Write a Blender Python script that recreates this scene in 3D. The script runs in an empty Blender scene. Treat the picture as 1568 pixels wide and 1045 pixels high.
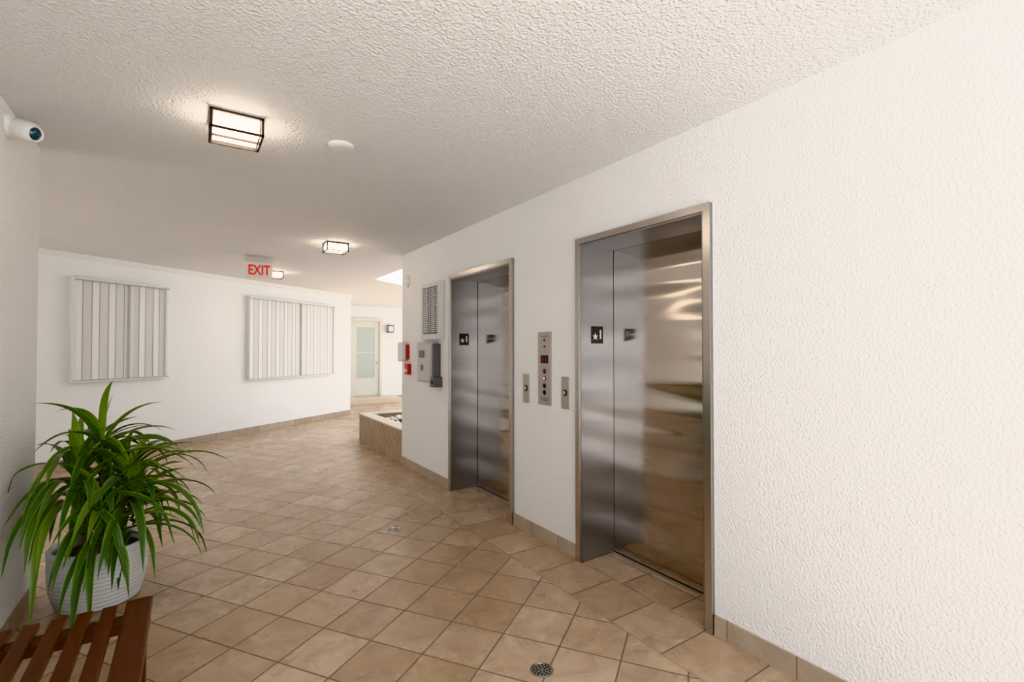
import bpy, bmesh, math, random
from mathutils import Vector, Matrix
random.seed(7)
scene = bpy.context.scene
R = math.radians
CEIL = 2.63

# ------------------------------------------------------------------ materials
def new_mat(name):
    m = bpy.data.materials.new(name); m.use_nodes = True
    nt = m.node_tree
    return m, nt, nt.nodes['Principled BSDF']

def simple(name, col, rough=0.5, metal=0.0, emit=None, estr=0.0, var=0.04, vscale=20.0, coat=0.0):
    m, nt, b = new_mat(name)
    b.inputs['Roughness'].default_value = rough
    b.inputs['Metallic'].default_value = metal
    b.inputs['Coat Weight'].default_value = coat
    tc = nt.nodes.new('ShaderNodeTexCoord')
    nz = nt.nodes.new('ShaderNodeTexNoise'); nz.inputs['Scale'].default_value = vscale
    nt.links.new(tc.outputs['Object'], nz.inputs['Vector'])
    mx = nt.nodes.new('ShaderNodeMix'); mx.data_type = 'RGBA'
    mx.inputs[6].default_value = (*[max(0, c*(1-var)) for c in col], 1)
    mx.inputs[7].default_value = (*[min(1, c*(1+var)) for c in col], 1)
    nt.links.new(nz.outputs['Fac'], mx.inputs[0])
    nt.links.new(mx.outputs[2], b.inputs['Base Color'])
    if emit:
        b.inputs['Emission Color'].default_value = (*emit, 1)
        b.inputs['Emission Strength'].default_value = estr
    return m

def stucco(name, col, scale=55, strength=0.35, dist=0.006, blob=0.0):
    m, nt, b = new_mat(name)
    L = nt.links
    b.inputs['Roughness'].default_value = 0.8
    b.inputs['Specular IOR Level'].default_value = 0.3
    tc = nt.nodes.new('ShaderNodeTexCoord')
    n1 = nt.nodes.new('ShaderNodeTexNoise'); n1.inputs['Scale'].default_value = scale
    n1.inputs['Detail'].default_value = 2; n1.inputs['Roughness'].default_value = 0.5
    n2 = nt.nodes.new('ShaderNodeTexNoise'); n2.inputs['Scale'].default_value = 1.3
    L.new(tc.outputs['Object'], n1.inputs['Vector']); L.new(tc.outputs['Object'], n2.inputs['Vector'])
    rp = nt.nodes.new('ShaderNodeValToRGB')
    rp.color_ramp.elements[0].position = 0.38; rp.color_ramp.elements[1].position = 0.68
    L.new(n1.outputs['Fac'], rp.inputs['Fac'])
    bp = nt.nodes.new('ShaderNodeBump'); bp.inputs['Strength'].default_value = strength
    bp.inputs['Distance'].default_value = dist
    L.new(rp.outputs['Color'], bp.inputs['Height']); L.new(bp.outputs['Normal'], b.inputs['Normal'])
    mx = nt.nodes.new('ShaderNodeMix'); mx.data_type = 'RGBA'
    mx.inputs[6].default_value = (*[c*0.96 for c in col], 1); mx.inputs[7].default_value = (*col, 1)
    L.new(n2.outputs['Fac'], mx.inputs[0]); L.new(mx.outputs[2], b.inputs['Base Color'])
    return m

def tile(name, rot, loc, size, c1, c2, c3, grout, mort=0.006, rough=0.33, plane='XY', rowh=None):
    m, nt, b = new_mat(name); L = nt.links; N = nt.nodes
    tc = N.new('ShaderNodeTexCoord')
    src = tc.outputs['Object']
    if plane != 'XY':
        sp = N.new('ShaderNodeSeparateXYZ'); cb = N.new('ShaderNodeCombineXYZ')
        L.new(src, sp.inputs[0])
        L.new(sp.outputs['X' if plane == 'XZ' else 'Y'], cb.inputs['X']); L.new(sp.outputs['Z'], cb.inputs['Y'])
        src = cb.outputs[0]
    mp = N.new('ShaderNodeMapping'); mp.vector_type = 'TEXTURE'
    mp.inputs['Location'].default_value = (loc[0], loc[1], 0)
    mp.inputs['Rotation'].default_value = (0, 0, rot)
    L.new(src, mp.inputs['Vector'])
    br = N.new('ShaderNodeTexBrick'); br.offset = 0.0; br.squash = 1.0
    br.inputs['Scale'].default_value = 1.0
    br.inputs['Brick Width'].default_value = size; br.inputs['Row Height'].default_value = rowh or size
    br.inputs['Mortar Size'].default_value = mort; br.inputs['Mortar Smooth'].default_value = 0.3
    br.inputs['Bias'].default_value = 0.0
    br.inputs['Color1'].default_value = (*c1, 1); br.inputs['Color2'].default_value = (*c2, 1)
    br.inputs['Mortar'].default_value = (*grout, 1)
    L.new(mp.outputs[0], br.inputs['Vector'])
    nz = N.new('ShaderNodeTexNoise'); nz.inputs['Scale'].default_value = 4.5; nz.inputs['Detail'].default_value = 9
    nz.inputs['Roughness'].default_value = 0.72; nz.inputs['Distortion'].default_value = 1.0
    # offset the mottling per tile so that the veining breaks at the joints
    vo = N.new('ShaderNodeVectorMath'); vo.operation = 'MULTIPLY_ADD'
    L.new(br.outputs['Color'], vo.inputs[0]); vo.inputs[1].default_value = (37, 53, 71); L.new(tc.outputs['Object'], vo.inputs[2])
    L.new(vo.outputs[0], nz.inputs['Vector'])
    rp = N.new('ShaderNodeValToRGB')
    rp.color_ramp.elements[0].position = 0.40; rp.color_ramp.elements[1].position = 0.64
    L.new(nz.outputs['Fac'], rp.inputs['Fac'])
    mx = N.new('ShaderNodeMix'); mx.data_type = 'RGBA'
    L.new(br.outputs['Color'], mx.inputs[6]); mx.inputs[7].default_value = (*c3, 1)
    ml = N.new('ShaderNodeMath'); ml.operation = 'MULTIPLY'; ml.inputs[1].default_value = 0.7
    L.new(rp.outputs['Color'], ml.inputs[0])
    inv = N.new('ShaderNodeMath'); inv.operation = 'SUBTRACT'; inv.inputs[0].default_value = 1.0
    L.new(br.outputs['Fac'], inv.inputs[1])
    m2 = N.new('ShaderNodeMath'); m2.operation = 'MULTIPLY'
    L.new(ml.outputs[0], m2.inputs[0]); L.new(inv.outputs[0], m2.inputs[1])
    L.new(m2.outputs[0], mx.inputs[0]); L.new(mx.outputs[2], b.inputs['Base Color'])
    # roughness variation
    mr = N.new('ShaderNodeMapRange'); mr.inputs['To Min'].default_value = rough-0.12; mr.inputs['To Max'].default_value = rough+0.14
    n3 = N.new('ShaderNodeTexNoise'); n3.inputs['Scale'].default_value = 2.2; n3.inputs['Detail'].default_value = 4
    L.new(tc.outputs['Object'], n3.inputs['Vector']); L.new(n3.outputs['Fac'], mr.inputs['Value'])
    ad = N.new('ShaderNodeMath'); ad.operation = 'ADD'; L.new(mr.outputs[0], ad.inputs[0])
    m3 = N.new('ShaderNodeMath'); m3.operation = 'MULTIPLY'; m3.inputs[1].default_value = 0.4
    L.new(br.outputs['Fac'], m3.inputs[0]); L.new(m3.outputs[0], ad.inputs[1])
    L.new(ad.outputs[0], b.inputs['Roughness'])
    hs = N.new('ShaderNodeMath'); hs.operation = 'MULTIPLY_ADD'; hs.inputs[1].default_value = 0.5
    L.new(nz.outputs['Fac'], hs.inputs[0]); L.new(inv.outputs[0], hs.inputs[2])
    bp = N.new('ShaderNodeBump'); bp.inputs['Strength'].default_value = 0.5; bp.inputs['Distance'].default_value = 0.005
    L.new(hs.outputs[0], bp.inputs['Height']); L.new(bp.outputs['Normal'], b.inputs['Normal'])
    return m

def steel(name, col, rough, wav=0.0, aniso=0.0, streak=0.04):
    m, nt, b = new_mat(name); L = nt.links; N = nt.nodes
    b.inputs['Metallic'].default_value = 1.0
    tc = N.new('ShaderNodeTexCoord'); mp = N.new('ShaderNodeMapping')
    mp.inputs['Scale'].default_value = (300, 300, 1.0)
    L.new(tc.outputs['Object'], mp.inputs['Vector'])
    n1 = N.new('ShaderNodeTexNoise'); n1.inputs['Scale'].default_value = 1.0; n1.inputs['Detail'].default_value = 1
    L.new(mp.outputs[0], n1.inputs['Vector'])
    mr = N.new('ShaderNodeMapRange'); mr.inputs['To Min'].default_value = rough*0.97; mr.inputs['To Max'].default_value = rough*1.03
    L.new(n1.outputs['Fac'], mr.inputs['Value']); L.new(mr.outputs[0], b.inputs['Roughness'])
    mx = N.new('ShaderNodeMix'); mx.data_type = 'RGBA'
    mx.inputs[6].default_value = (*[c*(1-streak) for c in col], 1); mx.inputs[7].default_value = (*col, 1)
    L.new(n1.outputs['Fac'], mx.inputs[0]); L.new(mx.outputs[2], b.inputs['Base Color'])
    if wav > 0:
        # slight oil-canning of the sheet: mostly varies with height
        m2 = N.new('ShaderNodeMapping'); m2.inputs['Scale'].default_value = (0.7, 0.7, 4.2)
        L.new(tc.outputs['Object'], m2.inputs['Vector'])
        n2 = N.new('ShaderNodeTexNoise'); n2.inputs['Scale'].default_value = 1.3; n2.inputs['Detail'].default_value = 0
        L.new(m2.outputs[0], n2.inputs['Vector'])
        bp = N.new('ShaderNodeBump'); bp.inputs['Strength'].default_value = 1.0; bp.inputs['Distance'].default_value = wav
        L.new(n2.outputs['Fac'], bp.inputs['Height']); L.new(bp.outputs['Normal'], b.inputs['Normal'])
    if aniso > 0:
        b.inputs['Anisotropic'].default_value = aniso
        cx = N.new('ShaderNodeCombineXYZ'); cx.inputs['Y'].default_value = 1.0
        L.new(cx.outputs[0], b.inputs['Tangent'])
    return m

def wood(name, c1, c2):
    m, nt, b = new_mat(name); L = nt.links; N = nt.nodes
    b.inputs['Roughness'].default_value = 0.3; b.inputs['Specular IOR Level'].default_value = 0.35
    tc = N.new('ShaderNodeTexCoord'); mp = N.new('ShaderNodeMapping'); mp.inputs['Scale'].default_value = (30, 2.5, 30)
    L.new(tc.outputs['Object'], mp.inputs['Vector'])
    n1 = N.new('ShaderNodeTexNoise'); n1.inputs['Scale'].default_value = 1.5; n1.inputs['Detail'].default_value = 5
    L.new(mp.outputs[0], n1.inputs['Vector'])
    mx = N.new('ShaderNodeMix'); mx.data_type = 'RGBA'
    mx.inputs[6].default_value = (*c1, 1); mx.inputs[7].default_value = (*c2, 1)
    L.new(n1.outputs['Fac'], mx.inputs[0]); L.new(mx.outputs[2], b.inputs['Base Color'])
    return m

def leafmat(name):
    m, nt, b = new_mat(name); L = nt.links; N = nt.nodes
    b.inputs['Roughness'].default_value = 0.35
    uv = N.new('ShaderNodeUVMap'); uv.uv_map = 'UVMap'
    sp = N.new('ShaderNodeSeparateXYZ'); L.new(uv.outputs[0], sp.inputs[0])
    at = N.new('ShaderNodeAttribute'); at.attribute_name = 'tone'
    rp = N.new('ShaderNodeValToRGB'); e = rp.color_ramp.elements
    e[0].position = 0.0; e[0].color = (0.20, 0.34, 0.05, 1)
    e[1].position = 1.0; e[1].color = (0.20, 0.34, 0.05, 1)
    for p, c in ((0.16, (0.026, 0.088, 0.013, 1)), (0.40, (0.016, 0.062, 0.010, 1)), (0.5, (0.06, 0.15, 0.025, 1)), (0.60, (0.016, 0.062, 0.010, 1)), (0.84, (0.026, 0.088, 0.013, 1))):
        x = e.new(p); x.color = c
    L.new(sp.outputs['X'], rp.inputs['Fac'])
    mx = N.new('ShaderNodeMix'); mx.data_type = 'RGBA'
    L.new(at.outputs['Fac'], mx.inputs[0]); L.new(rp.outputs['Color'], mx.inputs[6])
    mx.inputs[7].default_value = (0.34, 0.52, 0.05, 1)
    L.new(mx.outputs[2], b.inputs['Base Color'])
    return m

WHITE = stucco('wall_stucco_white', (0.86, 0.855, 0.845), 85, 0.7, 0.0030)
WHITE2 = stucco('wall_stucco_soft', (0.87, 0.88, 0.88), 90, 0.35, 0.002)
CEILM = stucco('ceiling_popcorn', (0.84, 0.85, 0.86), 85, 0.8, 0.0050)
c1, c2, c3, gr = (0.49, 0.345, 0.225), (0.62, 0.48, 0.35), (0.34, 0.235, 0.155), (0.20, 0.16, 0.125)
FLOOR = tile('floor_tile_field', R(35), (-1.061, 2.335), 0.295, c1, c2, c3, gr, mort=0.0045, rough=0.27)
BORDER = tile('floor_tile_border', 0, (-0.36, 2.2), 0.36, c1, c2, c3, gr, mort=0.0045, rowh=0.33, rough=0.27)
BC = ((0.43, 0.35, 0.27), (0.53, 0.45, 0.36), (0.34, 0.27, 0.21))
BASEY = tile('baseboard_tile_y', 0, (0.1, -0.5), 0.33, *BC, gr, mort=0.003, rough=0.45, plane='YZ', rowh=3.0)
BASEX = tile('baseboard_tile_x', 0, (0.1, -0.5), 0.33, *BC, gr, mort=0.003, rough=0.45, plane='XZ', rowh=3.0)
PLT = tile('planter_tile', R(45), (0, 0), 0.13, (0.42, 0.31, 0.21), (0.52, 0.41, 0.30), (0.35, 0.26, 0.18), (0.3, 0.24, 0.18), mort=0.004, rough=0.45, plane='YZ')
CAP = simple('planter_cap_stone', (0.66, 0.58, 0.48), 0.5)
STEELD = steel('brushed_steel_door', (0.48, 0.43, 0.385), 0.12, 0.024, 0.85, 0.02)
STEELJ = steel('brushed_steel_jamb', (0.35, 0.36, 0.38), 0.33, 0.0, 0.0, 0.02)
STEELF = steel('brushed_steel_frame', (0.58, 0.54, 0.50), 0.25, 0.0, 0.0, 0.02)
STEELP = steel('brushed_steel_plate', (0.50, 0.48, 0.45), 0.34, 0.0, 0.0, 0.02)
BLACK = simple('black_plastic', (0.012, 0.012, 0.013), 0.35)
DARK = simple('dark_gap', (0.015, 0.014, 0.013), 0.7)
WPLAST = simple('white_plastic', (0.78, 0.78, 0.77), 0.4)
WPAINT = simple('white_paint', (0.80, 0.80, 0.78), 0.5)
DOORP = simple('door_cream_paint', (0.64, 0.64, 0.59), 0.45)
SHUT = simple('shutter_aluminium_white', (0.74, 0.74, 0.73), 0.45)
BOARDF = simple('board_frame_grey', (0.62, 0.62, 0.61), 0.4)
SHUT2 = simple('shutter_track_grey', (0.40, 0.40, 0.39), 0.4)
REDP = simple('red_plastic', (0.50, 0.02, 0.02), 0.35)
REDE = simple('exit_red_letters', (0.65, 0.05, 0.04), 0.4, emit=(1, 0.05, 0.04), estr=0.12)
WHE = simple('exit_white_face', (0.80, 0.74, 0.68), 0.4)
BRONZE = simple('dark_bronze', (0.045, 0.032, 0.025), 0.4, metal=0.7)
GLOW = simple('frosted_lamp_glass', (0.9, 0.88, 0.82), 0.4, emit=(1.0, 0.86, 0.68), estr=16.0)
WOODM = wood('mahogany_varnish', (0.030, 0.007, 0.003), (0.115, 0.030, 0.011))
POTM = simple('white_ceramic_glaze', (0.70, 0.73, 0.75), 0.3, var=0.05, coat=0.2)
SOIL = simple('potting_soil', (0.05, 0.032, 0.02), 0.9, var=0.5, vscale=60)
LEAF = leafmat('dracaena_leaf')
CANE = simple('dracaena_cane', (0.22, 0.17, 0.10), 0.8, var=0.3, vscale=50)
PEB = simple('white_pebbles', (0.75, 0.73, 0.69), 0.7, var=0.2, vscale=8)
GLASSF = simple('door_frosted_glass', (0.45, 0.51, 0.49), 0.2)
LENS = simple('lens_glass_dark', (0.01, 0.05, 0.09), 0.05, coat=0.5)
CLEAR = simple('clear_cover_plastic', (0.72, 0.74, 0.75), 0.12)
GROUND = simple('outdoor_bounce_ground', (0.66, 0.66, 0.655), 0.8, var=0.1, vscale=3)  # unseen ground outside, made pale to bounce light onto the ceiling
GREYP = simple('grey_enamel', (0.42, 0.42, 0.41), 0.4)
GREYD = simple('dark_grey_enamel', (0.13, 0.13, 0.135), 0.4)

# ------------------------------------------------------------------ helpers
def link(o, parent=None):
    scene.collection.objects.link(o)
    if parent: o.parent = parent
    return o
def G(name, loc=(0, 0, 0), rz=0.0):
    e = bpy.data.objects.new(name, None); e.empty_display_size = 0.1
    e.location = loc; e.rotation_euler = (0, 0, rz); return link(e)
def finish(name, bm, mat, parent=None, smooth=False, recalc=True):
    if recalc: bmesh.ops.recalc_face_normals(bm, faces=bm.faces)
    me = bpy.data.meshes.new(name); bm.to_mesh(me); bm.free()
    for mm in (mat if isinstance(mat, (list, tuple)) else [mat]): me.materials.append(mm)
    if smooth:
        for p in me.polygons: p.use_smooth = True
    return link(bpy.data.objects.new(name, me), parent)
def bbox_into(bm, x0, x1, y0, y1, z0, z1, bev=0.0, mat=0):
    vs = [bm.verts.new(v) for v in ((x0,y0,z0),(x1,y0,z0),(x1,y1,z0),(x0,y1,z0),(x0,y0,z1),(x1,y0,z1),(x1,y1,z1),(x0,y1,z1))]
    fs = [bm.faces.new([vs[i] for i in f]) for f in ((3,2,1,0),(4,5,6,7),(0,1,5,4),(1,2,6,5),(2,3,7,6),(3,0,4,7))]
    for f in fs: f.material_index = mat
    if bev > 0:
        es = list({e for f in fs for e in f.edges})
        bmesh.ops.bevel(bm, geom=es, offset=bev, segments=2, affect='EDGES', profile=0.7)
def box(name, b, mat, parent=None, bev=0.0):
    bm = bmesh.new(); bbox_into(bm, *b, bev=bev); return finish(name, bm, mat, parent)
def boxes(name, bs, mat, parent=None, bev=0.0):
    bm = bmesh.new()
    for b in bs: bbox_into(bm, *b, bev=bev)
    return finish(name, bm, mat, parent)
def prism(name, pts, z0, z1, mat, parent=None):
    bm = bmesh.new()
    a = [bm.verts.new((p[0], p[1], z0)) for p in pts]; c = [bm.verts.new((p[0], p[1], z1)) for p in pts]
    bm.faces.new(a[::-1]); bm.faces.new(c); n = len(pts)
    for i in range(n): bm.faces.new((a[i], a[(i+1) % n], c[(i+1) % n], c[i]))
    return finish(name, bm, mat, parent)
def lathe(name, prof, mat, parent=None, seg=48, M=None, smooth=True):
    bm = bmesh.new(); rings = []
    for r, z in prof:
        if r < 1e-6: rings.append([bm.verts.new((0, 0, z))])
        else: rings.append([bm.verts.new((r*math.cos(2*math.pi*i/seg), r*math.sin(2*math.pi*i/seg), z)) for i in range(seg)])
    for a, c in zip(rings, rings[1:]):
        for i in range(seg):
            j = (i+1) % seg
            if len(a) == 1 and len(c) == 1: continue
            if len(a) == 1: bm.faces.new((a[0], c[i], c[j]))
            elif len(c) == 1: bm.faces.new((a[i], a[j], c[0]))
            else: bm.faces.new((a[i], a[j], c[j], c[i]))
    if M is not None: bmesh.ops.transform(bm, matrix=M, verts=bm.verts)
    o = finish(name, bm, mat, parent, smooth)
    if smooth:
        md = o.modifiers.new('es', 'EDGE_SPLIT'); md.split_angle = R(40)
    return o
def disc_y(name, x, z, r, y0, y1, mat, parent, seg=24, bev=0.002):
    """disc facing local -Y, from y0 (wall side) out to y1 (<y0)"""
    M = Matrix.Translation((x, y0, z)) @ Matrix.Rotation(R(90), 4, 'X')
    d = y0-y1
    return lathe(name, [(0, 0), (r, 0), (r, d-bev), (r-bev, d), (0, d)], mat, parent, seg, M)
def star(name, x, z, r, y, mat, parent):
    bm = bmesh.new(); vs = []
    for i in range(10):
        a = R(90+36*i); q = r if i % 2 == 0 else r*0.42
        vs.append((x+q*math.cos(a), z+q*math.sin(a)))
    f = [bm.verts.new((p[0], y, p[1])) for p in vs]; g = [bm.verts.new((p[0], y+0.001, p[1])) for p in vs]
    bm.faces.new(f); bm.faces.new(g[::-1])
    for i in range(10): bm.faces.new((f[i], f[(i+1) % 10], g[(i+1) % 10], g[i]))
    return finish(name, bm, mat, parent)
def text(name, s, size, loc, mat, parent, ext=0.001, bold=0.0, sx=1.0):
    cu = bpy.data.curves.new(name, 'FONT'); cu.body = s; cu.size = size; cu.extrude = ext; cu.offset = bold
    cu.align_x = 'CENTER'; cu.align_y = 'CENTER'; cu.materials.append(mat)
    o = bpy.data.objects.new(name, cu); o.location = loc; o.rotation_euler = (R(90), 0, 0); o.scale = (sx, 1, 1)
    return link(o, parent)

# ------------------------------------------------------------------ layout numbers
U = Vector((0.819, 0.574)); P0 = Vector((-2.41, 8.704)); NIN = Vector((-0.574, 0.819))
def W(t, n=0.0):
    p = P0 + U*t + NIN*n; return (p.x, p.y)

# floor
FY = -1.5
prism('floor', [(-0.36, FY), (-0.36, 15), (-7.5, 15), (-7.5, 1.5), (-3.3, 0.2), (-3.3, FY)], -0.12, 0.0, FLOOR)
prism('floor_far', [(-0.36, 5.87), (6, 5.87), (6, 15), (-0.36, 15)], -0.12, 0.0, FLOOR)
prism('floor_border', [(-0.36, FY), (0.5, FY), (0.5, 5.87), (-0.36, 5.87)], -0.12, 0.0, BORDER)
prism('ground_outside', [(-40, -40), (40, -40), (40, 40), (-40, 40)], -0.35, -0.121, GROUND)

# ceiling with light well over the planter
bm = bmesh.new()
for pts in ([(-6.5, -1.9), (0.37, -1.9), (0.37, 15), (-6.5, 15)],
            [(0.37, -1.9), (2.4, -1.9), (2.4, 6.07), (0.37, 6.07)],
            [(0.37, 8.15), (6, 12.1), (6, 15), (0.37, 15)]):
    a = [bm.verts.new((p[0], p[1], CEIL)) for p in pts]; c = [bm.verts.new((p[0], p[1], CEIL+0.3)) for p in pts]
    bm.faces.new(a[::-1]); bm.faces.new(c)
    for i in range(4): bm.faces.new((a[i], a[(i+1) % 4], c[(i+1) % 4], c[i]))
finish('ceiling', bm, CEILM)

# elevator wall with two openings
oa, ob = (1.545, 2.48), (3.375, 4.45)
ZT = 2.15
boxes('wall_right', [(0, 0.2, -3.2, oa[0]-0.02, -0.12, CEIL), (0, 0.2, oa[1]+0.02, ob[0]-0.02, 0, CEIL), (0, 0.2, ob[1]+0.02, 5.87, 0, CEIL),
                     (0, 0.2, oa[0]-0.02, oa[1]+0.02, ZT+0.02, CEIL), (0, 0.2, ob[0]-0.02, ob[1]+0.02, ZT+0.02, CEIL)], WHITE)
box('wall_shaft_end', (0.2, 6, 5.67, 5.87, 0, CEIL), WHITE)
box('wall_shaft_back', (0.55, 0.7, -3.2, 5.67, -0.12, CEIL), DARK)
LY0 = 0.2
box('wall_left', (-3.18, -2.98, LY0, 3.9, 0, CEIL), WHITE)
box('wall_left_return', (-6.5, -3.18, 3.7, 3.9, 0, CEIL), WHITE)
prism('wall_back', [W(-7.5), W(3.818), W(3.818, 0.2), W(-7.5, 0.2)], -0.12, CEIL, WHITE2)
ce = W(3.818)
prism('wall_recess', [(ce[0]-0.2, ce[1]+0.02), (ce[0]-0.02, ce[1]+0.12), (ce[0]-0.02, 13.54), (ce[0]-0.2, 13.54)], 0, CEIL, WHITE2)
box('wall_far', (ce[0]-0.2, 6, 13.54, 13.74, 0, CEIL), WHITE2)

# baseboards
bh = 0.10
boxes('baseboard_right', [(-0.012, 0, FY, 1.49, 0, bh), (-0.012, 0, 2.535, 3.32, 0, bh), (-0.012, 0, 4.505, 5.87, 0, bh)], BASEY, bev=0.002)
box('baseboard_left', (-2.98, -2.968, LY0, 3.912, 0, bh), BASEY)
box('baseboard_far', (ce[0], 6, 13.528, 13.54, 0, bh), BASEX)
prism('baseboard_back', [W(-6.2, -0.012), W(3.818, -0.012), W(3.818), W(-6.2)], 0, bh, BASEX)
prism('trim_1', [W(-7.5, -0.03), W(3.83, -0.03), W(3.83), W(-7.5)], CEIL-0.06, CEIL, WPAINT)

# ------------------------------------------------------------------ elevators  (local X -> world -Y, local Y -> world +X)
def elevator(y_far, y_near):
    g = G('elevator', (0, y_far, 0), R(-90))
    w = y_far-y_near; fw = 0.052
    # jambs / header : deep returns + face
    box('jamb_left', (-fw, 0, -0.02, 0.29, 0, ZT+fw), STEELJ, g, 0.002)
    box('jamb_right', (w, w+fw, -0.02, 0.29, 0, ZT+fw), STEELJ, g, 0.002)
    box('header', (0, w, -0.02, 0.29, ZT, ZT+fw), STEELJ, g, 0.002)
    boxes('face_trim', [(-fw, -0.012, -0.026, -0.0205, 0, ZT+fw), (w+0.012, w+fw, -0.026, -0.0205, 0, ZT+fw), (-fw, w+fw, -0.0275, -0.0265, ZT+0.012, ZT+fw)], STEELF, g)
    boxes('door_panel', [(-0.02, w+0.02, 0.292, 0.33, 0.012, ZT)], STEELD, g)
    box('sill', (0, w, 0.0, 0.29, 0.0, 0.006), BORDER, g)
    boxes('sill_track', [(0, w, 0.265, 0.29, 0.006, 0.010)], STEELP, g)
    box('door_gap', (0, w, 0.285, 0.34, 0.0, 0.012), DARK, g)
    # floor number plate on the far jamb (faces the approaching passenger)
    p = bpy.data.objects.new('floor_plate', None); p.location = (0.0, 0.13, 1.545); p.rotation_euler = (0, 0, R(90)); link(p, g)
    box('plate', (-0.055, 0.055, -0.003, 0, -0.06, 0.06), BLACK, p, 0.001)
    star('star', -0.02, -0.012, 0.028, -0.0045, WPLAST, p)
    text('floor_digit', '1', 0.085, (0.028, -0.004, 0.0), WPLAST, p, bold=0.002)
    return g
e1 = elevator(oa[1], oa[0]); e2 = elevator(ob[1], ob[0])

def wg(name, y, z): return G(name, (0, y, z), R(-90))

# call station
g = wg('elevator_call_panel', 2.903, 1.30)
box('plate', (-0.08, 0.08, -0.008, 0, -0.275, 0.275), STEELP, g, 0.003)
disc_y('key_switch', 0, 0.215, 0.012, -0.008, -0.013, REDP, g)
disc_y('lamp', 0, 0.165, 0.008, -0.008, -0.012, BLACK, g)
box('display', (-0.045, 0.045, -0.010, -0.008, 0.04, 0.10), BLACK, g, 0.001)
boxes('display_digits', [(-0.022, -0.016, -0.011, -0.010, 0.05, 0.09), (0.016, 0.022, -0.011, -0.010, 0.05, 0.09)], REDP, g)
for i, (z, m) in enumerate(((-0.02, REDP), (-0.075, WPLAST), (-0.13, BLACK), (-0.18, BLACK))):
    disc_y('button_ring_%d' % i, 0, z, 0.019, -0.008, -0.012, BLACK, g)
    disc_y('button_%d' % i, 0, z, 0.012, -0.012, -0.016, m, g)
boxes('engraving', [(-0.05, 0.05, -0.0088, -0.008, -0.225, -0.221), (-0.05, 0.05, -0.0088, -0.008, -0.24, -0.236), (-0.035, 0.035, -0.0088, -0.008, 0.24, 0.244)], BLACK, g)
for y in (3.146, 2.666):
    g = wg('elevator_call_button', y, 1.135)
    box('plate', (-0.041, 0.041, -0.007, 0, -0.115, 0.115), STEELP, g, 0.003)
    disc_y('button_ring', 0, 0, 0.024, -0.007, -0.012, BLACK, g)
    disc_y('button', 0, 0, 0.016, -0.012, -0.017, STEELF, g)

# directory board: framed letter board with short name / unit-number entries
g = wg('directory_board', 4.894, 1.86)
boxes('frame', [(-0.256, 0.256, -0.05, 0, 0.265, 0.31), (-0.256, 0.256, -0.05, 0, -0.31, -0.25), (-0.256, -0.21, -0.05, 0, -0.25, 0.265), (0.18, 0.256, -0.05, 0, -0.25, 0.265)], BOARDF, g, 0.004)
box('letter_field', (-0.21, 0.18, -0.040, 0, -0.25, 0.27), GREYD, g)
lb = []
for c in range(2):
    for r in range(24):
        x0 = -0.195+c*0.19; z = 0.252-r*0.0205
        x = x0; end = x0+0.085+0.03*random.random()
        while x < end:
            wd = random.uniform(0.012, 0.035)
            lb.append((x, min(x+wd, end), -0.0412, -0.040, z-0.010, z)); x += wd+0.006
        lb.append((x0+0.135, x0+0.160, -0.0412, -0.040, z-0.010, z))
boxes('name_letters', lb, WPLAST, g)
# intercom / fire panel
g = wg('intercom_panel', 4.94, 1.30)
box('housing', (-0.22, 0.17, -0.09, 0, -0.22, 0.22), GREYP, g, 0.006)
box('door_plate', (-0.20, 0.15, -0.098, -0.09, -0.20, 0.20), STEELP, g, 0.003)
box('display', (-0.15, -0.01, -0.101, -0.098, 0.05, 0.13), GREYD, g)
disc_y('speaker', -0.07, -0.06, 0.035, -0.098, -0.102, GREYD, g)
box('side_cover', (0.172, 0.205, -0.085, 0, -0.20, 0.20), GREYD, g, 0.004)
box('cable_box', (0.15, 0.25, -0.10, -0.0, -0.26, -0.15), GREYD, g, 0.006)
disc_y('cable_box_lock', 0.20, -0.205, 0.02, -0.10, -0.108, BLACK, g)
# strobe + pull station + horn
g = wg('fire_alarm_strobe', 5.70, 1.41)
box('backplate', (-0.05, 0.08, -0.03, 0, -0.09, 0.09), REDP, g, 0.006)
box('clear_cover', (-0.07, 0.05, -0.10, -0.03, -0.12, 0.12), CLEAR, g, 0.02)
g = wg('fire_pull_station', 5.62, 1.20)
box('body', (-0.055, 0.055, -0.045, 0, -0.065, 0.065), REDP, g, 0.006)
box('handle', (-0.035, 0.035, -0.055, -0.045, -0.03, 0.0), WPLAST, g, 0.003)
g = wg('wall_horn', 5.68, 2.28)
disc_y('base', 0, 0, 0.075, 0, -0.02, WPLAST, g); disc_y('dome', 0, 0, 0.05, -0.02, -0.05, WPLAST, g, bev=0.015)

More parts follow.
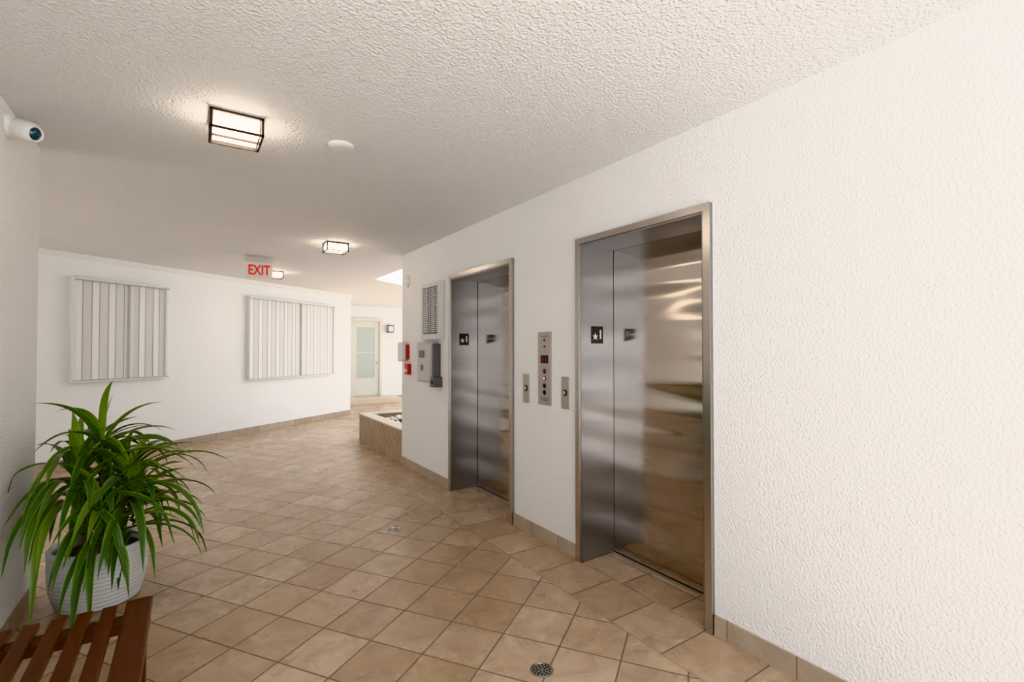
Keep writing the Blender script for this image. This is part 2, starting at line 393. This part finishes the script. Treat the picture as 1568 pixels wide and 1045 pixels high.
# ------------------------------------------------------------------ accordion shutters
def shutter(t0, t1, z0, z1, n):
    c = W(t0); g = G('accordion_shutter', (c[0], c[1], 0), R(35)); w = t1-t0
    boxes('tracks', [(-0.02, w+0.02, -0.09, 0, z1-0.03, z1), (-0.02, w+0.02, -0.09, 0, z0, z0+0.03)], SHUT, g, 0.003)
    boxes('track_lips', [(-0.02, w+0.02, -0.095, -0.09, z1-0.04, z1-0.026), (-0.02, w+0.02, -0.095, -0.09, z0+0.018, z0+0.028)], SHUT2, g)
    bm = bmesh.new(); pts = []
    for i in range(n+1): pts.append((w*i/n, -0.042 if i % 2 else -0.060))
    for (ax, ay), (bx, by) in zip(pts, pts[1:]):
        d = Vector((bx-ax, by-ay)).normalized(); nn = Vector((-d.y, d.x))*0.004
        q = [(ax+nn.x, ay+nn.y), (bx+nn.x, by+nn.y), (bx-nn.x, by-nn.y), (ax-nn.x, ay-nn.y)]
        lo = [bm.verts.new((x, y, z0+0.03)) for x, y in q]; hi = [bm.verts.new((x, y, z1-0.03)) for x, y in q]
        bm.faces.new(lo); bm.faces.new(hi)
        for i in range(4): bm.faces.new((lo[i], lo[(i+1) % 4], hi[(i+1) % 4], hi[i]))
    finish('blades', bm, SHUT, g)
    hb = [(x-0.005, x+0.005, y-0.006, y+0.006, z0+0.025, z1-0.025) for x, y in pts]
    boxes('hinges', hb, SHUT2, g, 0.0015)
    k = w*0.56
    boxes('end_posts', [(-0.01, 0.02, -0.08, 0, z0+0.02, z1-0.02), (w-0.02, w+0.01, -0.08, 0, z0+0.02, z1-0.02), (k, k+0.03, -0.09, -0.03, z0+0.02, z1-0.02)], SHUT, g, 0.003)
shutter(-1.28, -0.18, 1.03, 2.335, 12)
shutter(1.193, 3.22, 0.91, 2.345, 22)

# ------------------------------------------------------------------ far door
g = G('door_1', (1.86, 13.54, 0))
boxes('frame', [(-0.47, -0.40, -0.07, 0, 0.12, 2.3), (0.36, 0.43, -0.07, 0, 0.12, 2.3), (-0.40, 0.36, -0.07, 0, 2.22, 2.3)], DOORP, g, 0.004)
boxes('slab', [(-0.40, -0.27, -0.03, 0, 0.14, 2.22), (0.23, 0.36, -0.03, 0, 0.14, 2.22), (-0.27, 0.23, -0.03, 0, 2.05, 2.22), (-0.27, 0.23, -0.03, 0, 0.14, 0.62)], DOORP, g, 0.003)
box('glass', (-0.27, 0.23, -0.02, 0, 0.62, 2.05), GLASSF, g)
boxes('glass_bars', [(-0.27, 0.23, -0.026, -0.02, 1.33, 1.35)], DOORP, g)
disc_y('knob', 0.295, 1.05, 0.03, -0.03, -0.08, STEELF, g, bev=0.012)
prism('door_step', [(1.0, 12.7), (2.6, 12.7), (2.6, 13.54), (1.0, 13.54)], 0, 0.12, CAP)
g = G('wall_sconce', (2.52, 13.54, 2.02))
box('plate', (-0.05, 0.05, -0.02, 0, -0.08, 0.08), BLACK, g, 0.004)
boxes('cage', [(-0.09, 0.09, -0.16, -0.02, 0.08, 0.10), (-0.09, 0.09, -0.16, -0.02, -0.11, -0.09), (-0.09, -0.075, -0.16, -0.145, -0.09, 0.08), (0.075, 0.09, -0.16, -0.145, -0.09, 0.08)], BLACK, g)
box('glass', (-0.065, 0.065, -0.14, -0.03, -0.09, 0.08), CLEAR, g, 0.004)

# ------------------------------------------------------------------ planter box
g = G('stone_planter', (0, 5.875, 0))
pw, pl, ph = 2.2, 1.84, 0.41
boxes('walls', [(0, 0.16, 0, pl, 0, ph), (pw-0.16, pw, 0, pl, 0, ph), (0.16, pw-0.16, pl-0.16, pl, 0, ph), (0.16, pw-0.16, 0, 0.16, 0, ph)], PLT, g)
boxes('cap', [(-0.01, 0.17, 0, pl+0.01, ph, ph+0.02), (pw-0.17, pw+0.01, 0, pl+0.01, ph, ph+0.02), (0.17, pw-0.17, pl-0.17, pl+0.01, ph, ph+0.02), (0.17, pw-0.17, 0, 0.17, ph, ph+0.02)], CAP, g, 0.003)
box('soil', (0.16, pw-0.16, 0.16, pl-0.16, 0, ph-0.08), SOIL, g)
bm = bmesh.new()
for i in range(380):
    M = Matrix.Translation((random.uniform(0.22, pw-0.22), random.uniform(0.22, pl-0.22), ph-0.07+random.uniform(0, 0.035))) @ Matrix.Rotation(random.uniform(0, 6.28), 4, 'Z') @ Matrix.Diagonal((random.uniform(.03, .07), random.uniform(.03, .05), random.uniform(.02, .035), 1))
    bmesh.ops.create_icosphere(bm, subdivisions=1, radius=1, matrix=M)
finish('white_pebbles', bm, PEB, g, smooth=True, recalc=False)

# ------------------------------------------------------------------ ceiling lamps
def lamp(x, y, s=0.118):
    g = G('ceiling_light', (x, y, CEIL))
    box('canopy', (-s*0.9, s*0.9, -s*0.9, s*0.9, -0.015, 0), BRONZE, g, 0.002)
    h = 0.10; t = 0.007
    boxes('cage', [(-s, s, -s, -s+t*1.6, -h, -h+0.010), (-s, s, s-t*1.6, s, -h, -h+0.010), (-s, -s+t*1.6, -s, s, -h, -h+0.010), (s-t*1.6, s, -s, s, -h, -h+0.010),
                   (-s, s, -0.005, 0.005, -h, -h+0.010),
                   (-s, -s+t*1.6, -s, -s+t*1.6, -h, -0.01), (s-t*1.6, s, -s, -s+t*1.6, -h, -0.01), (-s, -s+t*1.6, s-t*1.6, s, -h, -0.01), (s-t*1.6, s, s-t*1.6, s, -h, -0.01),
                   (-s, s, -s, -s+t, -0.018, -0.006), (-s, s, s-t, s, -0.018, -0.006), (-s, -s+t, -s, s, -0.018, -0.006), (s-t, s, -s, s, -0.018, -0.006)], BRONZE, g)
    q = s-0.018
    box('frosted_glass', (-q, q, -q, q, -h+0.014, -0.016), GLOW, g, 0.006)
lamp(-2.045, 2.86); lamp(-0.884, 5.61); lamp(-1.175, 8.18); lamp(-2.03, -0.8); lamp(-4.7, 5.5)  # the one behind the camera is an unseen addition for interior fill light

g = G('smoke_detector', (-1.513, 2.87, CEIL))
lathe('body', [(0, 0), (0.070, 0), (0.070, -0.012), (0.062, -0.02), (0.03, -0.024), (0, -0.024)], WPLAST, g, 40)

# exit sign
g = G('exit_sign', (-1.507, 6.95, 0), R(-8))
zt = CEIL
box('mount', (-0.06, 0.06, -0.04, 0.04, zt-0.02, zt), STEELP, g, 0.003)
box('top_channel', (-0.16, 0.16, -0.03, 0.03, zt-0.075, zt-0.02), STEELP, g, 0.003)
box('face', (-0.155, 0.155, -0.012, 0.012, zt-0.28, zt-0.075), WHE, g, 0.002)
text('letters', 'EXIT', 0.175, (0, -0.0135, zt-0.18), REDE, g, bold=0.005, sx=0.70)

# drains
def drain(name, x, y, r):
    g = G(name, (x, y, 0))
    lathe('rim', [(r, 0.0), (r, 0.004), (r*0.86, 0.005), (r*0.84, 0.001)], STEELF, g, 40)
    lathe('grate', [(0, 0.0012), (r*0.85, 0.0012), (r*0.85, 0.0)], STEELP, g, 40)
    bm = bmesh.new()
    for k, (rr, n) in enumerate(((r*0.25, 5), (r*0.48, 9), (r*0.70, 14))):
        for i in range(n):
            a = 2*math.pi*i/n
            bmesh.ops.create_cone(bm, cap_ends=True, segments=12, radius1=r*0.085, radius2=r*0.085, depth=0.0012, matrix=Matrix.Translation((rr*math.cos(a), rr*math.sin(a), 0.0016)))
    finish('holes', bm, DARK, g)
drain('floor_drain', -0.899, 1.76, 0.052); drain('floor_drain', -0.87, 3.76, 0.05)

# security camera
g = G('security_camera', (-2.982, 3.30, 2.535))
lathe('base', [(0, 0), (0.06, 0), (0.06, 0.02), (0.045, 0.03), (0, 0.03)], WPLAST, g, 32, Matrix.Rotation(R(90), 4, 'Y'))
d = Vector((0.15, -0.09, -0.05)).normalized()
Mb = Matrix.Translation((0.02, 0.0, -0.005)) @ d.to_track_quat('Z', 'Y').to_matrix().to_4x4()
lathe('body', [(0, -0.01), (0.03, -0.01), (0.046, 0.01), (0.050, 0.03), (0.050, 0.085), (0.046, 0.105), (0.038, 0.115), (0.034, 0.11), (0, 0.11)], WPLAST, g, 32, Mb)
lathe('lens', [(0, 0.124), (0.014, 0.123), (0.024, 0.118), (0.032, 0.109)], LENS, g, 32, Mb)

# ------------------------------------------------------------------ bench
g = G('slatted_bench', (-2.348, 2.458, 0))
L_ = 1.9; Wd = 0.605; zt = 0.45
boxes('front_rail', [(-0.085, 0, -L_, 0, zt-0.035, zt)], WOODM, g, 0.008)
sl = []
x = -0.085-0.026
while x-0.046 > -Wd:
    sl.append((x-0.046, x, -L_, -0.004, zt-0.028, zt-0.006)); x -= 0.046+0.028
boxes('slats', sl, WOODM, g, 0.005)
boxes('cross_rails', [(-Wd, -0.004, -0.12, -0.06, zt-0.075, zt-0.0285), (-Wd, -0.004, -L_/2-0.03, -L_/2+0.03, zt-0.075, zt-0.0285), (-Wd, -0.004, -L_+0.06, -L_+0.12, zt-0.075, zt-0.0285)], WOODM, g, 0.004)
boxes('legs', [(-0.075, -0.015, -0.125, -0.06, 0, zt-0.035), (-Wd+0.01, -Wd+0.07, -0.125, -0.06, 0, zt-0.075), (-0.075, -0.015, -L_+0.06, -L_+0.125, 0, zt-0.035), (-Wd+0.01, -Wd+0.07, -L_+0.06, -L_+0.125, 0, zt-0.075)], WOODM, g, 0.005)
boxes('stretchers', [(-0.065, -0.03, -L_+0.1, -0.1, 0.12, 0.16), (-Wd+0.03, -0.03, -0.11, -0.075, 0.12, 0.16)], WOODM, g, 0.004)

# ------------------------------------------------------------------ potted plant
PX, PY = -2.66, 3.68
g = G('potted_dracaena', (PX, PY, 0))
prof = [(0, 0), (0.175, 0), (0.190, 0.008)]
H = 0.33
for i in range(1, 60):
    z = 0.008+(H-0.05)*i/60
    r = 0.190+0.036*math.sin(min(1, i/40)*math.pi/2)+0.0018*math.sin(i*2*math.pi/5.0)
    prof.append((r, z))
prof += [(0.224, H-0.04), (0.228, H-0.034), (0.229, H-0.006), (0.225, H), (0.211, H), (0.206, H-0.006), (0.203, H-0.04), (0.2, H-0.06)]
lathe('pot', prof, POTM, g, 72)
lathe('soil', [(0, H-0.045), (0.12, H-0.048), (0.203, H-0.055)], SOIL, g, 40)

bm = bmesh.new(); uvl = bm.loops.layers.uv.new('UVMap'); tone = bm.verts.layers.float.new('tone')
def leaf(base, az, el, length, width, droop, tn):
    if math.cos(az) < -0.2:  # wall side: swing the leaf along the wall
        if random.random() < 0.78: az = -math.pi/2 - random.uniform(0.0, 0.5)
        else: az = math.pi/2 + random.uniform(0, 0.5)
    n = 14; rows = []; p = Vector(base); e = el
    tw = random.uniform(-0.6, 0.6); azc = az; bend = random.uniform(-0.35, 0.35)
    for i in range(n+1):
        s = i/n
        e = max(el - droop*(s**1.15), -1.3)
        azc = az + bend*s
        d = Vector((math.cos(azc)*math.cos(e), math.sin(azc)*math.cos(e), math.sin(e)))
        side = Vector((-math.sin(azc), math.cos(azc), 0)); up = side.cross(d)*-1
        a = tw*s; sd = side*math.cos(a)+up*math.sin(a); u2 = up*math.cos(a)-side*math.sin(a)
        w = width*(0.35+0.65*min(1, s/0.22))*(1 if s < 0.45 else max(0.02, 1-((s-0.45)/0.55)**1.7))*0.5
        row = []
        for k in range(5):
            c = (k-2)/2
            q = p + sd*(w*c) + u2*(w*0.45*abs(c))
            if PX+q.x < -2.972 and PY+q.y < 3.93: q.x = -2.972-PX+0.004*abs(c)
            v = bm.verts.new(q); v[tone] = tn*(1-0.5*s) if tn > 0.3 else tn; row.append(v)
        rows.append(row); p = p + d*(length/n)
    for i in range(n):
        for k in range(4):
            f = bm.faces.new((rows[i][k], rows[i][k+1], rows[i+1][k+1], rows[i+1][k]))
            for lp, (uu, vv) in zip(f.loops, ((k/4, i/n), ((k+1)/4, i/n), ((k+1)/4, (i+1)/n), (k/4, (i+1)/n))): lp[uvl].uv = (uu, vv)
heads = [(0.00, 0.02, 0.90, 1.05), (0.13, -0.10, 0.74, 1.0), (-0.08, -0.18, 0.78, 1.1), (0.10, 0.15, 0.72, 0.92), (-0.10, 0.12, 0.78, 1.0), (0.15, 0.0, 0.58, 0.92), (0.02, -0.21, 0.56, 1.0)]
canes = []
for hi, (hx, hy, hz, sc) in enumerate(heads):
    nL = 26
    for i in range(nL):
        f = i/nL
        az = i*2.39996 + hi
        el = R(76)-f*R(66)+random.uniform(-0.2, 0.2)
        ln = (0.34+0.28*math.sin(f*math.pi*0.8))*sc*random.uniform(0.8, 1.2)
        if math.cos(az) > 0.2: ln *= 0.92
        zz = hz-0.22*f
        young = 0.6 if f < 0.10 else (0.4 if random.random() < 0.12 else random.uniform(0, 0.12))
        leaf((hx*(1), hy, zz), az, el, ln, random.uniform(0.032, 0.048), random.uniform(1.4, 2.6)*(0.65+0.5*f) if (i or hi) else 0.2, young)
    canes.append(((hx*0.5, hy*0.5, 0.24), (hx, hy, hz)))
o = finish('leaves', bm, LEAF, g, smooth=True, recalc=False)
bm = bmesh.new()
for a, c in canes:
    a, c = Vector(a), Vector(c); d = c-a
    M = Matrix.Translation((a+c)/2) @ d.to_track_quat('Z', 'Y').to_matrix().to_4x4()
    bmesh.ops.create_cone(bm, cap_ends=True, segments=12, radius1=0.014, radius2=0.010, depth=d.length, matrix=M)
finish('canes', bm, CANE, g, smooth=True)

# ------------------------------------------------------------------ world, sun, camera
w = bpy.data.worlds.new('World'); scene.world = w; w.use_nodes = True
bg = w.node_tree.nodes['Background']; bg.inputs['Color'].default_value = (0.93, 0.96, 1.0, 1); bg.inputs['Strength'].default_value = 2.6
sl_ = bpy.data.lights.new('sun', 'SUN'); sl_.energy = 16; sl_.angle = R(1.5); sl_.color = (1, 0.97, 0.94)
so = bpy.data.objects.new('sun', sl_); so.rotation_euler = Vector((0.25, 0.6, -0.9)).to_track_quat('-Z', 'Y').to_euler(); link(so)
cam = bpy.data.cameras.new('camera'); cam.lens = 17.0; cam.sensor_width = 36; cam.clip_start = 0.03
co = bpy.data.objects.new('camera', cam); co.location = (-2.23, 0, 1.45); co.rotation_euler = (R(90.9), 0, R(-33.6))
link(co); scene.camera = co
scene.view_settings.view_transform = 'Khronos PBR Neutral'
